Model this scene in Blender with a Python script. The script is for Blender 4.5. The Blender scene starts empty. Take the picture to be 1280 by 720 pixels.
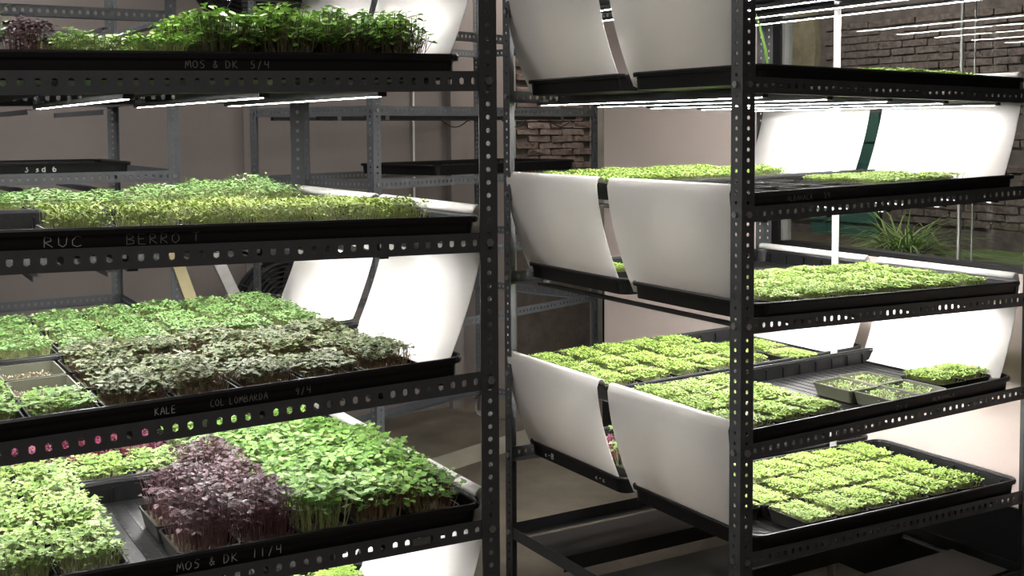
import bpy, bmesh, math, random
import numpy as np
from mathutils import Matrix, Vector

C = bpy.context.scene
COL = C.collection
EYE = 1.57

# ------------------------------------------------------------------ camera
cd = bpy.data.cameras.new('camera')
cam = bpy.data.objects.new('camera', cd)
COL.objects.link(cam)
FW = Vector((0.509, 0.861, 0)).normalized()
PITCH, ROLL = math.radians(3.4), 0.0062
fwd = Vector((FW.x*math.cos(PITCH), FW.y*math.cos(PITCH), -math.sin(PITCH)))
r0 = Vector((FW.y, -FW.x, 0))
u0 = r0.cross(fwd)
cr = r0*math.cos(ROLL) - u0*math.sin(ROLL)
cu = u0*math.cos(ROLL) + r0*math.sin(ROLL)
cam.matrix_world = Matrix(((cr.x, cu.x, -fwd.x, 0), (cr.y, cu.y, -fwd.y, 0), (cr.z, cu.z, -fwd.z, EYE), (0, 0, 0, 1)))
cd.sensor_width = 36
cd.lens = 1450/1280*36
cd.shift_y = -114/1280
cd.clip_start = 0.05
C.camera = cam

# ------------------------------------------------------------------ world, exposure, added fill lights
w = bpy.data.worlds.new('night'); C.world = w; w.use_nodes = True
w.node_tree.nodes['Background'].inputs[0].default_value = (0.35, 0.42, 0.55, 1)
w.node_tree.nodes['Background'].inputs[1].default_value = 0.012
C.view_settings.view_transform = 'Standard'
C.view_settings.look = 'None'
C.view_settings.gamma = 1
C.view_settings.use_curve_mapping = False
C.view_settings.exposure = 0.6
C.cycles.use_denoising = True
C.cycles.max_bounces = 8
C.cycles.diffuse_bounces = 5
C.cycles.glossy_bounces = 4
C.cycles.transparent_max_bounces = 12
C.cycles.sample_clamp_indirect = 6
LED_POWER = 205.0

def lamp(name, typ, loc, energy, size, color, rot=(0, 0, 0)):
    l = bpy.data.lights.new(name, typ); l.energy = energy; l.color = color
    if typ == 'AREA': l.size = size
    else: l.shadow_soft_size = size
    o = bpy.data.objects.new(name, l); COL.objects.link(o); o.location = loc; o.rotation_euler = rot
    return o
lamp('courtyard_fill', 'POINT', (4.5, 4.9, 2.9), 110, 0.08, (1, .95, .9))  # unseen fill light, added to brighten the courtyard brick
lamp('passage_fill', 'AREA', (3.4, 5.1, 2.82), 14, 0.5, (1, .93, .86))  # added fill for the passage corner, no fitting stands here
lamp('ceiling_fill', 'AREA', (0.5, 4.8, 2.82), 15, 0.8, (1, .95, .92))  # added fill that lifts the back walls
lamp('ceiling_fill', 'AREA', (0.2, 0.2, 2.82), 14, 0.8, (1, .95, .92))  # weak fill added on the camera side for the rack fronts

# ------------------------------------------------------------------ materials
def lin(r, g, b):
    f = lambda c: (c/255/12.92) if c/255 <= .04045 else ((c/255+.055)/1.055)**2.4
    return (f(r), f(g), f(b), 1)
def mat(name, rgb, rough=.5, metal=0., var=0., vscale=8., bump=0., bscale=60., spec=.5, stretch=(1, 1, 1)):
    m = bpy.data.materials.new(name); m.use_nodes = True
    nt = m.node_tree; p = nt.nodes['Principled BSDF']
    c = lin(*rgb)
    p.inputs['Base Color'].default_value = c
    p.inputs['Roughness'].default_value = rough
    p.inputs['Metallic'].default_value = metal
    p.inputs['Specular IOR Level'].default_value = spec
    tc = nt.nodes.new('ShaderNodeTexCoord'); mp = nt.nodes.new('ShaderNodeMapping')
    mp.inputs['Scale'].default_value = stretch
    nt.links.new(tc.outputs['Object'], mp.inputs['Vector'])
    if var:
        n = nt.nodes.new('ShaderNodeTexNoise'); n.inputs['Scale'].default_value = vscale; n.inputs['Detail'].default_value = 6
        n.inputs['Roughness'].default_value = .65
        nt.links.new(mp.outputs[0], n.inputs['Vector'])
        cr_ = nt.nodes.new('ShaderNodeValToRGB')
        cr_.color_ramp.elements[0].position = .3; cr_.color_ramp.elements[1].position = .7
        cr_.color_ramp.elements[0].color = tuple(x*(1-var) for x in c[:3])+(1,)
        cr_.color_ramp.elements[1].color = tuple(min(1, x*(1+var)) for x in c[:3])+(1,)
        nt.links.new(n.outputs[0], cr_.inputs[0]); nt.links.new(cr_.outputs[0], p.inputs['Base Color'])
    if bump:
        n2 = nt.nodes.new('ShaderNodeTexNoise'); n2.inputs['Scale'].default_value = bscale; n2.inputs['Detail'].default_value = 4
        b = nt.nodes.new('ShaderNodeBump'); b.inputs['Strength'].default_value = bump; b.inputs['Distance'].default_value = .004
        nt.links.new(mp.outputs[0], n2.inputs['Vector'])
        nt.links.new(n2.outputs[0], b.inputs['Height']); nt.links.new(b.outputs[0], p.inputs['Normal'])
    return m
def mat_island(name, cols, rough=.45, trans=0., spec=.4, noise=0.):
    m = bpy.data.materials.new(name); m.use_nodes = True
    nt = m.node_tree; p = nt.nodes['Principled BSDF']
    p.inputs['Roughness'].default_value = rough; p.inputs['Specular IOR Level'].default_value = spec
    g = nt.nodes.new('ShaderNodeNewGeometry'); r = nt.nodes.new('ShaderNodeValToRGB')
    els = r.color_ramp.elements
    while len(els) < len(cols): els.new(.5)
    for i, c in enumerate(cols):
        els[i].position = i/(len(cols)-1); els[i].color = lin(*c)
    nt.links.new(g.outputs['Random Per Island'], r.inputs[0]); nt.links.new(r.outputs[0], p.inputs['Base Color'])
    if noise:
        tc = nt.nodes.new('ShaderNodeTexCoord'); n = nt.nodes.new('ShaderNodeTexNoise'); n.inputs['Scale'].default_value = 26; n.inputs['Detail'].default_value = 7
        n.inputs['Roughness'].default_value = .7
        oi = nt.nodes.new('ShaderNodeObjectInfo'); ad = nt.nodes.new('ShaderNodeVectorMath'); ad.operation = 'ADD'
        nt.links.new(tc.outputs['Object'], ad.inputs[0]); nt.links.new(oi.outputs['Location'], ad.inputs[1]); nt.links.new(ad.outputs[0], n.inputs['Vector'])
        q = nt.nodes.new('ShaderNodeValToRGB'); q.color_ramp.elements[0].position = .3; q.color_ramp.elements[1].position = .72
        q.color_ramp.elements[0].color = (1-noise, 1-noise, 1-noise, 1); q.color_ramp.elements[1].color = (1+noise, 1+noise, 1+noise, 1)
        ml = nt.nodes.new('ShaderNodeMix'); ml.data_type = 'RGBA'; ml.blend_type = 'MULTIPLY'; ml.inputs[0].default_value = 1
        nt.links.new(n.outputs[0], q.inputs[0]); nt.links.new(r.outputs[0], ml.inputs[6]); nt.links.new(q.outputs[0], ml.inputs[7])
        nt.links.new(ml.outputs[2], p.inputs['Base Color'])
        bp = nt.nodes.new('ShaderNodeBump'); bp.inputs['Strength'].default_value = .9; bp.inputs['Distance'].default_value = .012
        nt.links.new(n.outputs[0], bp.inputs['Height']); nt.links.new(bp.outputs[0], p.inputs['Normal'])
    if trans:
        t = nt.nodes.new('ShaderNodeBsdfTranslucent'); mx = nt.nodes.new('ShaderNodeMixShader')
        mx.inputs[0].default_value = trans
        nt.links.new(r.outputs[0], t.inputs[0]); nt.links.new(p.outputs[0], mx.inputs[1]); nt.links.new(t.outputs[0], mx.inputs[2])
        nt.links.new(mx.outputs[0], nt.nodes['Material Output'].inputs[0])
    return m
M = {}
M['steel'] = mat('dark_painted_steel', (66, 68, 70), .5, .2, .12, 20)
M['steel_grey'] = mat('grey_painted_steel', (98, 102, 106), .5, .2, .1, 20)
M['bolt'] = mat('zinc_bolt', (150, 150, 148), .35, .9)
M['tray'] = mat('black_plastic_tray', (19, 19, 20), .38, 0, .15, 30, .15, 90, .25)
M['tray_floor'] = mat('wet_black_plastic', (14, 14, 15), .3, 0, .2, 20, .6, 45, .3)
M['chalk'] = mat('chalk', (165, 165, 162), .9)
M['chalk_faint'] = mat('faint_chalk', (112, 112, 110), .9)
M['chalk_bright'] = mat('white_paint_marker', (205, 205, 200), .8)
M['plate'] = mat('grey_sticker', (84, 86, 84), .5, 0, .2, 60)
M['alu'] = mat('aluminium', (190, 190, 188), .35, .9)
M['pvc'] = mat('white_pvc', (240, 240, 236), .35)
M['punnet'] = mat('olive_grey_plastic', (84, 86, 70), .5, 0, .06, 20)
M['punnet_dark'] = mat('dark_plastic_punnet', (28, 28, 26), .5, spec=.2)
M['soil'] = mat('substrate', (70, 62, 44), .95, 0, .5, 120, .8, 200)
M['seed'] = mat_island('pale_seeds', [(150, 140, 115), (205, 195, 165), (120, 105, 80)], .7)
M['wall_taupe'] = mat('taupe_plaster', (134, 126, 122), .9, 0, .06, 2.5, .15, 40)
M['wall_cream'] = mat('cream_plaster', (206, 192, 184), .9, 0, .03, 2.5, .1, 40)
M['wall_grey'] = mat('grey_cement_plaster', (140, 138, 130), .92, 0, .16, 5, .25, 30)
M['concrete'] = mat('worn_concrete_floor', (112, 105, 92), .75, 0, .3, 3.2, .3, 22, .4)
M['ceiling'] = mat('dark_ceiling', (80, 78, 75), .9, 0, .05, 3)
M['brick'] = mat_island('old_brick', [(126, 112, 104), (146, 134, 126), (108, 94, 88), (158, 148, 142), (134, 120, 112)], .9, 0, .1, .45)
M['mortar'] = mat('old_mortar', (92, 84, 77), .95, 0, .3, 12, .5, 40)
M['brick_out'] = mat_island('grey_brick', [(100, 91, 87), (114, 105, 101), (92, 83, 79), (122, 113, 109), (104, 94, 90)], .95, 0, .08, .55)
M['mortar_out'] = mat('dark_mortar', (86, 78, 74), .95, 0, .4, 10, .6, 30)
M['render'] = mat('peeling_render', (118, 110, 88), .95, 0, .35, 7, .5, 20)
M['teal'] = mat('teal_paint', (50, 88, 80), .6, 0, .12, 5)
M['frame_black'] = mat('black_window_frame', (26, 26, 27), .4, .3)
M['frame_grey'] = mat('grey_window_trim', (150, 150, 146), .5, .3)
M['joint'] = mat('joint_and_reflection_grey', (112, 112, 108), .6)
M['earth'] = mat('earth', (70, 60, 48), .95, 0, .5, 14, .8, 40)
M['grass'] = mat_island('grass_blades', [(112, 144, 76), (142, 168, 98), (90, 118, 60), (166, 184, 126)], .6, .2)
M['moss'] = mat('lawn', (88, 106, 58), .95, 0, .5, 30, .8, 90)
M['fan'] = mat('black_fan_plastic', (30, 30, 31), .45)
M['wood'] = mat('pale_wood', (190, 180, 140), .7, 0, .12, 8, .1, 40, .3, (1, 1, .15))
M['galv'] = mat('galvanised_steel', (165, 163, 160), .45, .5, .2, 14)
M['cable'] = mat('black_cable', (18, 18, 18), .5)
M['caster'] = mat('pale_nylon_wheel', (185, 182, 172), .5)
M['board'] = mat('dark_steel_plank', (33, 32, 29), .6, .1, .15, 6)
M['kerb'] = mat('kerb_concrete', (136, 132, 118), .85, 0, .15, 6)
M['led_off'] = mat('led_profile', (60, 60, 60), .4, .6)

def emis(name, col, s):
    m = bpy.data.materials.new(name); m.use_nodes = True
    p = m.node_tree.nodes['Principled BSDF']
    p.inputs['Base Color'].default_value = (.9, .88, .8, 1)
    p.inputs['Emission Color'].default_value = (*col, 1); p.inputs['Emission Strength'].default_value = s
    return m
M['led'] = emis('led_diode', (1, .975, .94), LED_POWER)

def sheet_mat():
    m = bpy.data.materials.new('white_plastic_sheet'); m.use_nodes = True
    nt = m.node_tree; p = nt.nodes['Principled BSDF']
    p.inputs['Base Color'].default_value = lin(236, 234, 230); p.inputs['Roughness'].default_value = .28
    t = nt.nodes.new('ShaderNodeBsdfTranslucent'); t.inputs[0].default_value = lin(236, 224, 208)
    mx = nt.nodes.new('ShaderNodeMixShader'); mx.inputs[0].default_value = .11
    nt.links.new(p.outputs[0], mx.inputs[1]); nt.links.new(t.outputs[0], mx.inputs[2])
    nt.links.new(mx.outputs[0], nt.nodes['Material Output'].inputs[0])
    return m
M['sheet'] = sheet_mat()
def glass_mat():
    m = bpy.data.materials.new('window_glass'); m.use_nodes = True
    nt = m.node_tree; nt.nodes.remove(nt.nodes['Principled BSDF'])
    lw = nt.nodes.new('ShaderNodeLayerWeight'); lw.inputs['Blend'].default_value = .5
    pw = nt.nodes.new('ShaderNodeMath'); pw.operation = 'POWER'; pw.inputs[1].default_value = 5
    f = nt.nodes.new('ShaderNodeMath'); f.operation = 'MULTIPLY_ADD'; f.inputs[1].default_value = .96; f.inputs[2].default_value = .04
    nt.links.new(lw.outputs['Facing'], pw.inputs[0]); nt.links.new(pw.outputs[0], f.inputs[0])
    t = nt.nodes.new('ShaderNodeBsdfTransparent'); g = nt.nodes.new('ShaderNodeBsdfGlossy'); g.inputs['Roughness'].default_value = 0.0
    t.inputs[0].default_value = (.96, .98, .97, 1)
    mx = nt.nodes.new('ShaderNodeMixShader')
    nt.links.new(f.outputs[0], mx.inputs[0]); nt.links.new(t.outputs[0], mx.inputs[1]); nt.links.new(g.outputs[0], mx.inputs[2])
    nt.links.new(mx.outputs[0], nt.nodes['Material Output'].inputs[0])
    return m
M['glass'] = glass_mat()

LEAF = {
 'basil':   [(138, 168, 70), (160, 190, 90), (116, 146, 52), (176, 202, 112)],
 'ruc':     [(124, 146, 50), (148, 168, 72), (102, 126, 36), (168, 184, 98)],
 'cress':   [(98, 138, 70), (124, 160, 90), (80, 116, 54), (146, 178, 114)],
 'carpet':  [(98, 138, 68), (122, 158, 88), (78, 114, 50), (144, 174, 112)],
 'mustard': [(102, 142, 62), (126, 164, 82), (78, 116, 44), (150, 184, 108)],
 'bright':  [(104, 146, 50), (128, 168, 68), (80, 120, 34), (148, 184, 92)],
 'pale':    [(122, 154, 72), (146, 176, 94), (98, 132, 52), (164, 190, 118)],
 'purple':  [(58, 38, 46), (84, 58, 66), (42, 26, 32), (108, 82, 88)],
 'kale':    [(80, 96, 54), (108, 122, 82), (58, 72, 36), (92, 96, 68), (134, 142, 108)],
 'amaranth': [(88, 34, 54), (112, 48, 72), (64, 24, 38)],
}
for k, c in LEAF.items(): M['leaf_'+k] = mat_island('leaf_'+k, c, .45, .22)
M['stem_pale'] = mat_island('pale_stems', [(150, 166, 96), (186, 190, 140), (122, 140, 70)], .5, .15)
M['stem_purple'] = mat_island('purple_stems', [(120, 84, 84), (96, 56, 62), (150, 124, 112)], .5, .1)
M['stem_dark'] = mat_island('dark_stems', [(74, 84, 44), (92, 78, 60), (60, 66, 36), (110, 84, 76)], .5, .1)
M['stem_magenta'] = mat_island('magenta_stems', [(150, 50, 92), (120, 36, 70), (176, 84, 116)], .5, .15)
M['stem_mixed'] = mat_island('reddish_stems', [(150, 112, 98), (128, 132, 84), (140, 92, 88), (110, 112, 62)], .5, .15)

# ------------------------------------------------------------------ mesh helpers
class MB:
    def __init__(s): s.v = []; s.f = []
    def add(s, vs, fs):
        n = len(s.v); s.v += [tuple(x) for x in vs]; s.f += [tuple(i+n for i in f) for f in fs]; return s
    def box(s, x0, x1, y0, y1, z0, z1):
        vs = [(x, y, z) for z in (z0, z1) for y in (y0, y1) for x in (x0, x1)]
        return s.add(vs, [(0, 2, 3, 1), (4, 5, 7, 6), (0, 1, 5, 4), (2, 6, 7, 3), (0, 4, 6, 2), (1, 3, 7, 5)])
    def bar(s, a, b, wx, wz, up=(0, 0, 1)):
        a, b = Vector(a), Vector(b); d = (b-a).normalized(); up = Vector(up)
        x = d.cross(up).normalized()*wx/2; z = x.normalized().cross(d)*wz/2
        vs = [a-x-z, a+x-z, a+x+z, a-x+z, b-x-z, b+x-z, b+x+z, b-x+z]
        return s.add(vs, [(0, 3, 2, 1), (4, 5, 6, 7), (0, 1, 5, 4), (1, 2, 6, 5), (2, 3, 7, 6), (3, 0, 4, 7)])
    def tube(s, pts, r, n=8, cap=True):
        pts = [Vector(p) for p in pts]; rings = []
        for i, p in enumerate(pts):
            d = (pts[min(i+1, len(pts)-1)]-pts[max(i-1, 0)]).normalized()
            a = d.cross(Vector((0, 0, 1)) if abs(d.z) < .9 else Vector((1, 0, 0))).normalized(); b = d.cross(a)
            rr = r[i] if isinstance(r, (list, tuple)) else r
            rings.append([p+a*rr*math.cos(2*math.pi*k/n)+b*rr*math.sin(2*math.pi*k/n) for k in range(n)])
        vs = [q for R in rings for q in R]; fs = []
        for i in range(len(pts)-1):
            for k in range(n): fs.append((i*n+k, i*n+(k+1) % n, (i+1)*n+(k+1) % n, (i+1)*n+k))
        if cap: fs.append(tuple(range(n-1, -1, -1))); fs.append(tuple(range((len(pts)-1)*n, len(pts)*n)))
        return s.add(vs, fs)
    def torus(s, c, R, r, axis='y', n=40, m=6):
        vs = []; fs = []
        for i in range(n):
            a = 2*math.pi*i/n
            for j in range(m):
                b = 2*math.pi*j/m; q = R+r*math.cos(b); h = r*math.sin(b)
                p = (q*math.cos(a), h, q*math.sin(a)) if axis == 'y' else ((q*math.cos(a), q*math.sin(a), h) if axis == 'z' else (h, q*math.cos(a), q*math.sin(a)))
                vs.append((c[0]+p[0], c[1]+p[1], c[2]+p[2]))
        for i in range(n):
            for j in range(m): fs.append((i*m+j, ((i+1) % n)*m+j, ((i+1) % n)*m+(j+1) % m, i*m+(j+1) % m))
        return s.add(vs, fs)
    def plate(s, o, ax, bx, n, length, width, th, pitch, hw, hh, first=None, holes=True):
        """perforated strip: along ax, across bx, thickness along n"""
        o, ax, bx, n = Vector(o), Vector(ax), Vector(bx), Vector(n)
        if not holes:
            q = [o, o+ax*length, o+ax*length+bx*width, o+bx*width]
            return s.add(q+[p+n*th for p in q], [(0, 3, 2, 1), (4, 5, 6, 7), (0, 1, 5, 4), (1, 2, 6, 5), (2, 3, 7, 6), (3, 0, 4, 7)])
        N = int(length/pitch); rest = (length-N*pitch)/2
        if rest > 1e-4:
            for st in (0, length-rest): s.plate(o+ax*st, ax, bx, n, rest, width, th, 1, 0, 0, holes=False)
        for i in range(N):
            c = o+ax*(rest+(i+.5)*pitch)+bx*width/2
            P = []; 
            per = [(1, 0), (1, 1), (0, 1), (-1, 1), (-1, 0), (-1, -1), (0, -1), (1, -1)]
            for (x, y) in per: P.append(c+ax*x*pitch/2+bx*y*width/2)
            H = [c+ax*math.cos(k*math.pi/4)*hw/2+bx*math.sin(k*math.pi/4)*hh/2 for k in range(8)]
            if hh > hw*1.15:   # upright slot
                H = [c+ax*math.cos(k*math.pi/4)*hw/2+bx*(math.sin(k*math.pi/4)*hw/2+(hh-hw)/2*(1 if 0 < k < 4 else -1 if k > 4 else 0)) for k in range(8)]
                H[0] = c+ax*hw/2; H[4] = c-ax*hw/2
                H[1] = c+ax*hw*.45+bx*hh*.32; H[3] = c-ax*hw*.45+bx*hh*.32; H[5] = c-ax*hw*.45-bx*hh*.32; H[7] = c+ax*hw*.45-bx*hh*.32
            vs = P+H+[p+n*th for p in P]+[h+n*th for h in H]; fs = []
            for k in range(8):
                k2 = (k+1) % 8
                fs.append((k, 8+k, 8+k2, k2)); fs.append((16+k, 16+k2, 24+k2, 24+k)); fs.append((8+k, 24+k, 24+k2, 8+k2))
            for k in (1, 2, 5, 6):
                fs.append((k, k+1, 16+k+1, 16+k))
            s.add(vs, fs)
        return s
    def mesh(s, name, smooth=False):
        me = bpy.data.meshes.new(name); me.from_pydata(s.v, [], s.f)
        if smooth: me.polygons.foreach_set('use_smooth', [True]*len(me.polygons))
        me.update(); return me
    def obj(s, name, m, parent=None, smooth=False, loc=None):
        me = s.mesh(name, smooth); me.materials.append(m)
        return link(name, me, parent, loc)
def link(name, me, parent=None, loc=None, rot=None):
    o = bpy.data.objects.new(name, me); COL.objects.link(o)
    if parent is not None: o.parent = parent
    if loc is not None: o.location = loc
    if rot is not None: o.rotation_euler = rot
    return o
def tag(o, label=None, cat=None, group=None, kind=None):
    if label: o['label'] = label
    if cat: o['category'] = cat
    if group: o['group'] = group
    if kind: o['kind'] = kind
    return o
def thing(name, loc, label, cat, group=None, rot=None):
    return tag(link(name, None, None, loc, rot), label, cat, group)
def struct(name, mb, m, parent=None):
    o = mb.obj(name, m, parent)
    if parent is None: o['kind'] = 'structure'
    return o
rnd = random.Random(7)

# ------------------------------------------------------------------ room shell
UW, VE, VB, UX = 3.10, 4.404, 5.75, 4.0        # window wall, its end, back wall, side passage wall
struct('floor', MB().box(-2.3, UX+.2, -1.3, VB+.2, -.06, 0), M['concrete'])
struct('ceiling', MB().box(-2.3, UX+.2, -1.3, VB+.2, 2.85, 2.95), M['ceiling'])
struct('wall_back', MB().box(-2.3, 3.40, VB, VB+.15, 0, 2.85), M['wall_taupe'])
struct('wall_left', MB().box(-2.4, -2.3, -1.3, VB+.15, 0, 2.85), M['wall_taupe'])
struct('wall_front', MB().box(-2.3, UW+.1, -1.4, -1.3, 0, 2.85), M['wall_taupe'])
struct('wall_passage', MB().box(UX, UX+.1, VE-.12, VB+.15, 0, 2.85).box(UW+.1, UX+.1, VE-.12, VE, 0, 2.85), M['wall_grey'])
# window wall with opening v 0.7..3.27, z from the sill up to 2.5
SILL, WTOP, WV0, WV1 = EYE-.452, 2.50, .55, 3.315
struct('wall_right', MB().box(UW, UW+.1, -1.3, WV0, 0, 2.85).box(UW, UW+.1, WV1, VE, 0, 2.85)
       .box(UW, UW+.1, WV0, WV1, 0, SILL).box(UW, UW+.1, WV0, WV1, WTOP, 2.85), M['wall_cream'])
struct('baseboard_right', MB().box(UW-.012, UW-.0005, -1.3, VE, 0, .40), M['frame_black'])
win = link('window_1', None, None, (UW, WV1, SILL)); win['kind'] = 'structure'
L_ = WV1-WV0; H_ = WTOP-SILL
MB().box(.0, .06, -.055, -.004, .001, H_).box(.0, .06, -L_, -.055, .001, .02).box(.0, .06, -L_, -L_+.05, .02, H_).box(0, .06, -L_+.05, -.055, H_-.05, H_).obj('window_frame', M['frame_black'], win)
MB().box(.012, .05, -.070, -.0555, .021, H_-.05).obj('frame_trim', M['frame_grey'], win)
VJ = 2.47-WV1
MB().box(.028, .034, VJ+.006, -.0756, .02, H_-.05).obj('pane', M['glass'], win)
MB().box(.028, .034, -L_+.05, VJ-.006, .02, H_-.05).obj('pane', M['glass'], win)
MB().box(.026, .036, VJ-.004, VJ+.004, .02, H_-.05).obj('joint_and_reflection', M['joint'], win)
MB().box(.0345, .038, VJ-.047, VJ-.042, .02, H_-.05).obj('joint_and_reflection', M['joint'], win)  # grey strip on unbroken glass, drawn as the joint's reflection

# interior brick: a patch of the back wall beyond the passage corner, brick by brick
wb = struct('wall_brick', MB().box(3.40, UX, VB, VB+.15, 0, 2.85), M['mortar'])
def brick_mesh(L, H, D, seed):
    r = random.Random(seed); b = bmesh.new()
    bmesh.ops.create_cube(b, size=1)
    bmesh.ops.bevel(b, geom=b.edges[:], offset=.09, segments=1, affect='EDGES')
    for v in b.verts:
        v.co.x = v.co.x*L+r.uniform(-.004, .004); v.co.z = v.co.z*H+r.uniform(-.0025, .0025); v.co.y = v.co.y*D+r.uniform(-.006, .006)
    me = bpy.data.meshes.new('brick'); b.to_mesh(me); b.free(); return me
bm_in = [brick_mesh(.148, .036, .03, s) for s in range(6)]
for me in bm_in: me.materials.append(M['brick'])
for row in range(26):
    z = EYE-.42+.0395*row
    for i in range(5):
        u = 3.43+.07+.156*i+(.078 if row % 2 else 0)
        if u > 3.93: continue
        sc = 1.0
        o = link('brick', rnd.choice(bm_in), wb, (u, VB-.004+rnd.uniform(-.004, .004), z+rnd.uniform(-.002, .002)), (0, rnd.uniform(-.015, .015), math.pi*rnd.randint(0, 1)))
struct('trim_1', MB().box(3.372, 3.42, VB-.012, VB-.001, 0, 2.85), M['wall_grey'])
struct('trim_2', MB().box(3.94, UX-.001, VB-.05, VB-.001, 0, 2.85), M['wall_grey'])
struct('trim_3', MB().box(1.82, 1.85, VB-.02, VB-.001, 0, 2.85).box(2.98, 3.05, VB-.05, VB-.001, 0, 2.85), M['wall_taupe'])
cnd = MB().tube([(2.77, VB-.012, .3), (2.77, VB-.012, 2.84)], .006).obj('conduit', M['pvc']); tag(cnd, 'thin white vertical conduit on the taupe back wall', 'pipe')

# ------------------------------------------------------------------ courtyard beyond the window
UB = 6.2
wc = struct('wall_courtyard', MB().box(UB, UB+.2, -1.0, 8.5, -.3, 4.0), M['mortar_out'])
bm_out = [brick_mesh(.192, .043, .05, 20+s) for s in range(6)]
for me in bm_out: me.materials.append(M['brick_out'])
nb = 0
for row in range(27):
    z = EYE-.62+.0505*row
    for i in range(11):
        v = 3.95+.2*i+(.1 if row % 2 else 0)
        if v > 6.0 or (z < EYE+.06 and v > 5.42): continue
        if rnd.random() < .04: continue
        o = link('brick', rnd.choice(bm_out), wc, (UB+.006+rnd.uniform(-.010, .008), v, z), (rnd.uniform(-.02, .02), 0, math.pi/2+rnd.uniform(-.03, .03)))
        nb += 1
# peeling render patch with a ragged edge, its own thickness
def ragged(pts, n):
    out = []
    for i in range(len(pts)):
        a, b = Vector(pts[i]), Vector(pts[(i+1) % len(pts)])
        for k in range(n): 
            q = a.lerp(b, k/n); out.append((q.x+rnd.uniform(-.03, .03), q.y+rnd.uniform(-.02, .02)))
    return out
pr = ragged([(6.09, .9), (6.13, 2.4), (8.3, 2.4), (8.3, .9)], 12)
n = len(pr); mb = MB()
mb.add([(UB-.055, a, b) for a, b in pr]+[(UB-.001, a, b) for a, b in pr], [tuple(range(n))]+[(i, (i+1) % n, n+(i+1) % n, n+i) for i in range(n)])
struct('trim_5', mb, M['render'])
gate = thing('garden_gate', (UB-.05, 5.5, .8), 'teal painted plank gate in the courtyard wall behind the window', 'gate')
for i in range(4):
    MB().box(-.012, .012, .005+.155*i, .155+.155*i, 0, .86).obj('plank', M['teal'], gate)
for z0 in (.1, .66): MB().box(-.03, -.0125, .0, .62, z0, z0+.08).obj('rail', M['teal'], gate)
bed = struct('raised_ground', MB().box(UW+.9, UB-.06, -.5, 8.3, .02, .80), M['earth']); bed.name = 'courtyard_bed'
struct('courtyard_ground', MB().box(UW+.1, UW+.9, -.5, VE-.13, -.05, .02), M['concrete'])
lawn = MB().box(4.4, 6.05, 2.6, 4.62, .801, .815).obj('lawn', M['moss']); tag(lawn, 'dim mossy lawn on the courtyard bed outside the window', 'lawn', None, 'stuff')
def grass_clump(name, loc, n, length, label, seed):
    r = random.Random(seed); t = thing(name, loc, label, 'plant')
    mb = MB()
    for i in range(n):
        a = r.uniform(0, 2*math.pi); L = length*r.uniform(.5, 1.1); el = r.uniform(.15, .95); wd = r.uniform(.004, .009)
        d = Vector((math.cos(a), math.sin(a), 0)); side = Vector((-d.y, d.x, 0))
        p = Vector((r.uniform(-.05, .05), r.uniform(-.07, .07), 0)); vs = []
        e = el
        for k in range(5):
            ww = wd*(1-k/4.6)
            vs += [p-side*ww, p+side*ww]
            p = p+(d*math.cos(e)+Vector((0, 0, 1))*math.sin(e))*L/4; e -= r.uniform(.15, .5)
            if p.z < .01: p.z = .01
        mb.add(vs, [(2*k, 2*k+1, 2*k+3, 2*k+2) for k in range(4)])
    o = mb.obj('blades', M['grass'], t); o['kind'] = 'stuff'
    MB().box(-.07, .07, -.09, .09, .0, .014).obj('root_crown', M['earth'], t)
    return t
grass_clump('grass_clump', (5.30, 4.55, .816), 300, .60, 'big arching green grass clump outside behind the window glass', 3)
grass_clump('grass_clump', (5.5, 3.7, .816), 70, .30, 'smaller dim grass clump right of the big arching clump outside', 5)

# ------------------------------------------------------------------ racks
TIL = .018
FL = .038      # flange
TB = .0230     # tray underside over the beam's foot
TH = .0480     # tray height
def make_post(sx, sy, h, holes=True):
    """angle with the outer corner at 0,0 and flanges running towards sx, sy"""
    mb = MB()
    mb.plate((0, 0, 0), (0, 0, 1), (sx, 0, 0), (0, sy, 0), h, .040, .002, .0254, .0100, .0100, holes=holes)
    mb.plate((0, sy*.002, 0), (0, 0, 1), (0, sy, 0), (sx, 0, 0), h, .038, .002, .0254, .0100, .0100, holes=holes)
    me = mb.mesh('post'); return me
def make_beam(L, sy, holes=True):
    """along x, centred; vertical flange at y 0, foot running to sy"""
    mb = MB()
    mb.plate((-L/2, 0, 0), (1, 0, 0), (0, 0, 1), (0, sy, 0), L, FL, .002, .0254, .0105, .0145, holes=holes)
    mb.plate((-L/2, sy*.002, 0), (1, 0, 0), (0, sy, 0), (0, 0, 1), L, .034, .002, 1, 0, 0, holes=False)
    return mb.mesh('beam')
def hexbolt(axis):
    mb = MB(); n = 6
    R, h = .0085, .006
    def P(a, t): 
        c, s_ = math.cos(a), math.sin(a)
        return (R*c, t, R*s_) if axis == 'y' else (t, R*c, R*s_)
    vs = [P(2*math.pi*k/n, 0) for k in range(n)]+[P(2*math.pi*k/n, -h) for k in range(n)]
    return mb.add(vs, [tuple(range(n)), tuple(range(2*n-1, n-1, -1))]+[(k, (k+1) % n, n+(k+1) % n, n+k) for k in range(n)]).mesh('bolt')
BOLT_Y, BOLT_X = hexbolt('y'), hexbolt('x')
for b in (BOLT_X, BOLT_Y): b.materials.append(M['bolt'])

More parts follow.
